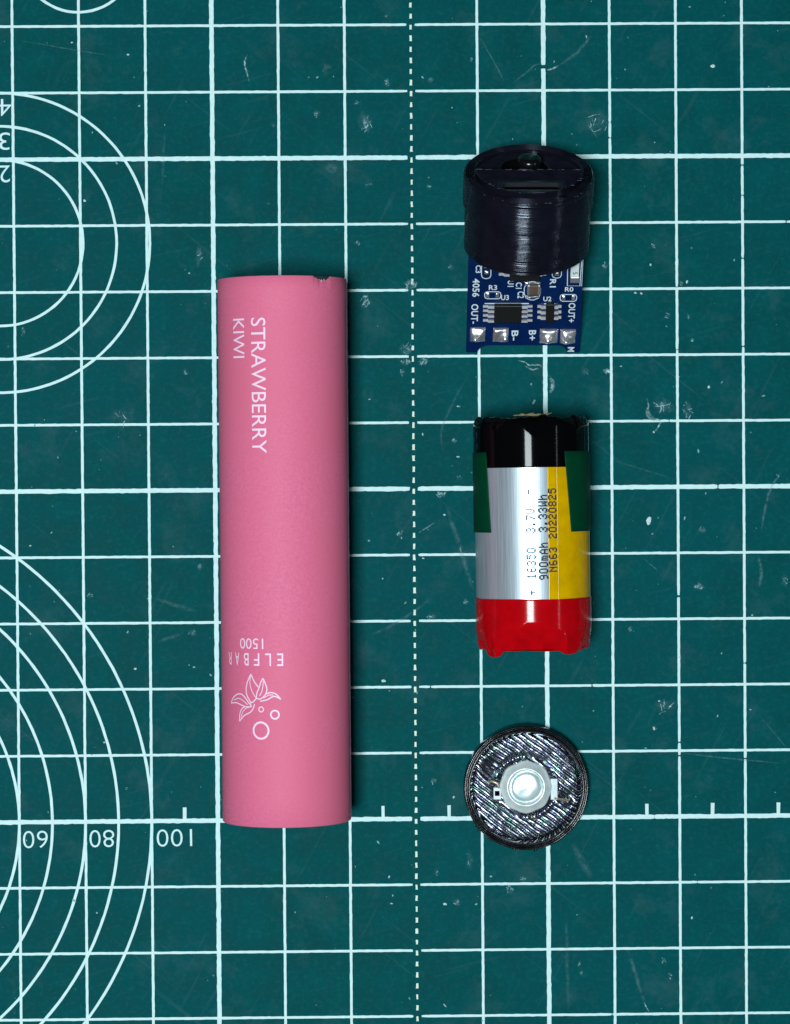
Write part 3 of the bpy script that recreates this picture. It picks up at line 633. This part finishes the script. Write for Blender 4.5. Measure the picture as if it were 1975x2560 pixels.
disc_prism('inner_wall', circ(U0, WA, .81, 48), 2.30, 2.36, M_SHADE)
# board: flat drawing coordinates of the board's top side, turned into cm (u across, v along from the free end)
def bp(x, y): return ((x-790-(1185-y)*.028)/704, (1185-y)/617.4)
def arc(cx, cy, rx, ry, a0, a1, n=8): return [(cx+rx*math.cos(math.radians(a0+(a1-a0)*i/n)), cy+ry*math.sin(math.radians(a0+(a1-a0)*i/n))) for i in range(n+1)]
out = [(-.853, 0), (-.70, 0)] + arc(-.50, -.02, .19, .145, 178, 92) + arc(.52, -.02, .15, .145, 88, 2) + [(.70, 0), (.853, 0), (.853, 2.75), (-.853, 2.75)]
pcb = prism('circuit_board', out, -.12, 0, M_PCB, mod)
def flat(name, V, F, z, mat): return mesh(name, [(x, y, z) for x, y in V], F, mat, pcb, False)
def silk(s, x0, y0, x1, y1, deg=-90):
    """silkscreen lettering filling a box of the board drawing"""
    V, F = text_tris(s, 1., 1., 1.05, 'LEFT', .022); V = rot2(V, deg)
    a0, a1 = min(v[0] for v in V), max(v[0] for v in V); b0, b1 = min(v[1] for v in V), max(v[1] for v in V)
    P = bp(x0, y1); Q = bp(x1, y0)
    flat('silk_text', [(P[0]+(x-a0)/(a1-a0)*(Q[0]-P[0]), P[1]+(y-b0)/(b1-b0)*(Q[1]-P[1])) for x, y in V], F, .004, M_SILK)
silk('OUT-', 240, 668, 320, 876); silk('OUT+', 1262, 655, 1340, 862); silk('4056', 255, 400, 335, 592)
silk('B-', 668, 948, 742, 1056); silk('B+', 850, 945, 930, 1054); silk('M', 1266, 1126, 1338, 1176)
silk('U1', 624, 420, 690, 486); silk('C1', 710, 440, 776, 506); silk('C2', 728, 535, 800, 606); silk('U3', 556, 572, 640, 626, 0); silk('U2', 1000, 588, 1086, 638, 0)
silk('R3', 428, 468, 516, 520, 0); silk('R1', 1066, 405, 1132, 492); silk('R0', 1225, 488, 1315, 536, 0); silk('C3', 290, 262, 350, 342)
def silk_line(pts, w=.016, closed=False):
    v, f = stroke2([bp(*p) for p in pts], w, closed); flat('silk_outline', v, f, .0032, M_SILK)
def capsule(x0, y0, x1, y1, vert=False):
    r = ((x1-x0) if vert else (y1-y0))*.35; c = r*.3
    silk_line([(x0+r, y0), (x1-r, y0), (x1-c, y0+c), (x1, y0+r), (x1, y1-r), (x1-c, y1-c), (x1-r, y1), (x0+r, y1), (x0+c, y1-c), (x0, y1-r), (x0, y0+r), (x0+c, y0+c)], .013, True)
capsule(385, 538, 555, 612); capsule(1178, 566, 1350, 638); capsule(352, 240, 450, 400, True); capsule(1090, 270, 1186, 394, True); capsule(800, 432, 970, 624)
silk_line([(385, 662), (850, 662)], .016); silk_line([(1010, 664), (1125, 664)], .016)
silk_line([(1250, 190), (1250, 476), (1382, 476), (1395, 190)], .013); silk_line([(1408, 190), (1400, 480)], .008)
for pts in ([(470, 900), (470, 1060)], [(740, 870), (740, 925)], [(905, 655), (905, 720), (960, 720)], [(1090, 470), (1200, 470), (1200, 540)], [(360, 420), (500, 420), (560, 470)], [(1180, 760), (1235, 700), (1235, 640)], [(560, 640), (700, 640)], [(880, 930), (880, 880), (960, 860)]):
    v, f = stroke2([bp(*p) for p in pts], .012); flat('trace', v, f, .0018, M_TRACE)
def chip(name, x0, y0, x1, y1, h, mat=M_CHIP, parent=pcb):
    P, Q = bp(x0, y1), bp(x1, y0); dv = h*.6; return box_obj(name, P[0], Q[0], P[1]+dv, Q[1]+dv, .012, h, mat=mat, parent=parent, bevel=.012)
def pins(par, xs, ys, y_h):
    for y in ys:
        for x0, x1, s in xs:                                # s = +1: leg leaves to the right
            P, Q = bp(x0, y+y_h/2), bp(x1, y-y_h/2); bm = bmesh.new(); m = (P[0]+Q[0])/2
            if s < 0: box(bm, P[0], m, P[1], Q[1], .004, .016); box(bm, m-.004, Q[0]+.02, P[1]+.002, Q[1]-.002, .014, .05)
            else: box(bm, m, Q[0], P[1], Q[1], .004, .016); box(bm, P[0]-.02, m+.004, P[1]+.002, Q[1]-.002, .014, .05)
            bm_obj('pin', bm, M_PIN, par)
u3 = chip('chip', 480, 692, 772, 872, .10); pins(u3, ((368, 472, -1), (782, 888, 1)), (690, 735, 785, 838), 22)
u2 = chip('chip', 1024, 676, 1114, 872, .10); pins(u2, ((940, 1012, -1), (1122, 1192, 1)), (690, 748, 806), 26)
u1 = chip('chip', 640, 180, 960, 436, .13); pins(u1, ((532, 640, -1), (930, 1028, 1)), (352, 300), 24)
def blob(name, x0, y0, x1, y1, h, seed, mat=M_TIN, nx=22, ny=22):
    P, Q = bp(x0, y1), bp(x1, y0); V = []; F = []
    for j in range(ny+1):
        for i in range(nx+1):
            a, b = 2*i/nx-1, 2*j/ny-1; e = max(0, 1-a**4)*max(0, 1-b**4)
            z = h*(e**.5*.35+.55*math.exp(-((a-.5*math.sin(seed*5))**2+(b-.4*math.cos(seed*3))**2)*3.2)*e**.5+.25*e*fb(a*.7+seed, b*.7, seed, 1)) if e > 0 else 0
            k = 1+.06*fb(a*2+seed, b*2, 3)
            V.append(((P[0]+Q[0])/2+a*k*(Q[0]-P[0])/2, (P[1]+Q[1])/2+b*k*(Q[1]-P[1])/2, .002+max(0, z)))
    for j in range(ny):
        for i in range(nx): p = j*(nx+1)+i; F.append((p, p+1, p+nx+2, p+nx+1))
    return mesh(name, V, F, mat, pcb)
for i, a in enumerate(((228, 915, 395, 1065), (470, 920, 642, 1068), (965, 932, 1162, 1082), (1182, 935, 1352, 1084))): blob('solder_pad', *a, (.17, .15, .14, .16)[i], 3.3+i*2.1)
cc = chip('capacitor', 830, 478, 960, 578, .09, M_CER)
for a in ((826, 476, 856, 580), (936, 476, 966, 580)): chip('terminal', *a, .096, M_TIN, cc)
blob('solder_fillet', 806, 440, 968, 478, .03, 8.2); blob('solder_fillet', 820, 580, 962, 604, .03, 4.7)
rs = chip('resistor', 1276, 150, 1372, 392, .07, simple('white_chip', lin(214, 224, 226), .5)); chip('terminal', 1274, 390, 1374, 452, .074, M_TIN, rs)
v, f = text_tris('5', .10, 1., 1., 'CENTER'); P = bp(1322, 345); flat('silk_text', rot2(v, -90, P[0]-.03, P[1]+.04), f, .0745, M_CHIP)
for i, a in enumerate(((398, 548, 436, 602), (500, 548, 538, 602), (1196, 578, 1232, 628), (1298, 578, 1334, 628), (378, 262, 428, 292), (385, 322, 428, 356), (1116, 330, 1162, 372))): blob('solder_dot', *a, .02, 1.7*i+.4, M_TIN, 8, 8)

# ------------------------------------------------------------------ lamp head: black ring, ridged clear lens plate, LED bead
led = empty('lamp_head', (1.657, -4.513, 0), (0, 0, 0))
tag(led, 'round black lamp head with rough ridged face and silver LED bead at centre', 'lamp head')
k = NT('glossy_black_ring')
k.base(k.ramp(k.noise(6, 3), [(.3, lin(8, 9, 12)), (.7, lin(20, 22, 28))])); k.set(Roughness=.16, Specular_IOR_Level=.6); M_RING = k.m
prof = [(.80, 0), (.915, 0), (.938, .03), (.944, .09), (.944, .24), (.936, .285), (.922, .305), (.908, .300), (.898, .272), (.888, .268), (.876, .300), (.862, .318), (.848, .312), (.836, .27), (.815, .19), (.800, .12), (.795, .02)]
lathe('rim', prof, 220, M_RING, led, True, lambda a, r, z: (r+.005*fb(math.cos(a)*2, math.sin(a)*2, r*3), z+(.003*fb(math.cos(a)*3, math.sin(a)*3, r*4) if z > .1 else 0)), True)
k = NT('ridged_plastic')
hue = k.ramp(k.noise(6, 3), [(.28, lin(150, 245, 225)), (.42, lin(225, 246, 250)), (.55, lin(205, 212, 255)), (.66, lin(240, 250, 250)), (.8, lin(160, 240, 205))])
k.l(hue, k.b.inputs['Specular Tint']); k.base(k.ramp(k.noise(12, 3), [(.3, lin(8, 9, 13)), (.7, lin(24, 25, 33))])); k.set(Metallic=0., Roughness=.26, Specular_IOR_Level=1.0, IOR=2.35); M_RIDGE = k.m
N = 300; V = []; F = []; idx = {}
ca, sa = math.cos(math.radians(-38)), math.sin(math.radians(-38))
for j in range(N+1):
    for i in range(N+1):
        x, y = (2*i/N-1)*.835, (2*j/N-1)*.835; r = math.hypot(x, y)
        if r > .836 or r < .30: continue
        across = -x*sa+y*ca; along = x*ca+y*sa
        ph = across/.078+.30*fb(along*2.2, across*2, 1)
        t = ph-math.floor(ph); ridge = math.sin(math.pi*t)**.42
        br = fb(along*3.6, math.floor(ph)*3.7, 5, 3)
        z = .125+.030*ridge+.008*br*ridge+.006*fb(x*5, y*5, 3)-.05*max(0, (r-.72)/.12)**2
        for hx, hy, hr, hd in ((-.52, .30, .22, .085), (-.42, .16, .16, .07), (.58, -.20, .20, .085), (.45, .0, .05, .04)):       # sunk spots where the leads come through
            z -= hd*math.exp(-((x-hx)**2+((y-hy)*1.3)**2)/(hr*hr)*2)
        z -= .03*math.exp(-((r-.46)/.05)**2)
        idx[i, j] = len(V); V.append((x, y, z))
for j in range(N):
    for i in range(N):
        q = [(i, j), (i+1, j), (i+1, j+1), (i, j+1)]
        if all(p in idx for p in q): F.append([idx[p] for p in q])
mesh('ridged_face', V, F, M_RIDGE, led, True)
lathe('under_plate', [(.0005, .02), (.80, .02)], 64, M_SHADE, led)
k = NT('bead_metal'); k.base(k.ramp(k.noise(7, 3), [(.3, lin(206, 226, 228)), (.7, lin(236, 246, 246))])); k.set(Metallic=.4, Roughness=.38); M_BEAD = k.m
bead = lathe('led_bead', [(.0005, .176), (.255, .176), (.264, .214), (.288, .218), (.300, .186), (.375, .182), (.392, .168), (.396, .10), (.396, .03)], 14*6, M_BEAD, led, True,
             lambda a, r, z: (r*(1+.022*math.cos(a*8)) if r > .33 else r, z+.003*fb(math.cos(a)*4, math.sin(a)*4, r*5)))
lens_m = NT('silicone_lens'); lens_m.base(lens_m.ramp(lens_m.noise(4, 3), [(.3, lin(196, 228, 230)), (.7, lin(240, 248, 250))])); lens_m.set(Metallic=.45, Roughness=.2, Specular_IOR_Level=.8, Coat_Weight=.5); lens_m.bump(lens_m.noise(3.2, 1), .35, .05)
lathe('lens', [(.0005, .206), (.10, .206), (.17, .206), (.205, .200), (.235, .186), (.252, .17)], 64, lens_m.m, bead, True, lambda a, r, z: (r, z+.050*r*math.cos(a-.5)+.18*r*r*math.sin(2*a+.6)))
def tab(x0, x1, y0, y1, hole):
    bm = bmesh.new(); box(bm, x0, x1, y0, y1, .135, .175, bevel=.008)
    o = bm_obj('solder_tab', bm, simple('tab_metal', lin(168, 178, 182), .5, .5, bump=.3, bscale=9), bead)
    if hole: box_obj('slot_patch', x0+.022, x1-.025, (y0+y1)/2-.035, (y0+y1)/2+.04, .17, .1768, mat=M_SHADE, parent=o)  # raised dark block painted as the shaded inside of a slot
tab(-.492, -.372, -.19, .00, True); tab(.372, .482, -.20, .125, False)
def wire(name, pts, r, mat):
    cu = bpy.data.curves.new(name, 'CURVE'); cu.dimensions = '3D'; cu.bevel_depth = r; cu.bevel_resolution = 2
    sp = cu.splines.new('POLY'); sp.points.add(len(pts)-1)
    for p, q in zip(sp.points, pts): p.co = (*q, 1)
    ob = bpy.data.objects.new('w', cu); COL.objects.link(ob); dg = bpy.context.evaluated_depsgraph_get()
    me = bpy.data.meshes.new_from_object(ob.evaluated_get(dg)); bpy.data.objects.remove(ob); bpy.data.curves.remove(cu)
    me.materials.clear(); me.materials.append(mat); me.polygons.foreach_set('use_smooth', [True]*len(me.polygons)); return link(bpy.data.objects.new(name, me), led)
M_LEAD = simple('tinned_lead', lin(170, 160, 140), .35, .6, vary=.3)
wire('lead', [(-.40, -.01, .16), (-.43, .06, .17), (-.50, .09, .16), (-.58, .08, .12), (-.62, .09, .06)], .026, M_LEAD)
wire('lead', [(.43, -.17, .16), (.52, -.19, .15), (.60, -.21, .11), (.68, -.22, .05)], .022, M_LEAD)
V, F = [], []
for i in range(46):                                         # strings and beads of printed plastic along the lower edge
    a = math.radians(rnd.uniform(215, 292)); r = .945+abs(rnd.gauss(0, .02)); s = rnd.uniform(.006, .018); x, y, z = r*math.cos(a), r*math.sin(a), rnd.uniform(.0, .10)+s
    b = len(V)
    V += [(x+s, y, z), (x, y+s, z), (x-s, y, z), (x, y-s, z), (x, y, z+s), (x, y, z-s)]
    F += [(b, b+1, b+4), (b+1, b+2, b+4), (b+2, b+3, b+4), (b+3, b, b+4), (b+1, b, b+5), (b+2, b+1, b+5), (b+3, b+2, b+5), (b, b+3, b+5)]
mesh('plastic_beads', V, F, M_RING, led, True)['kind'] = 'stuff'
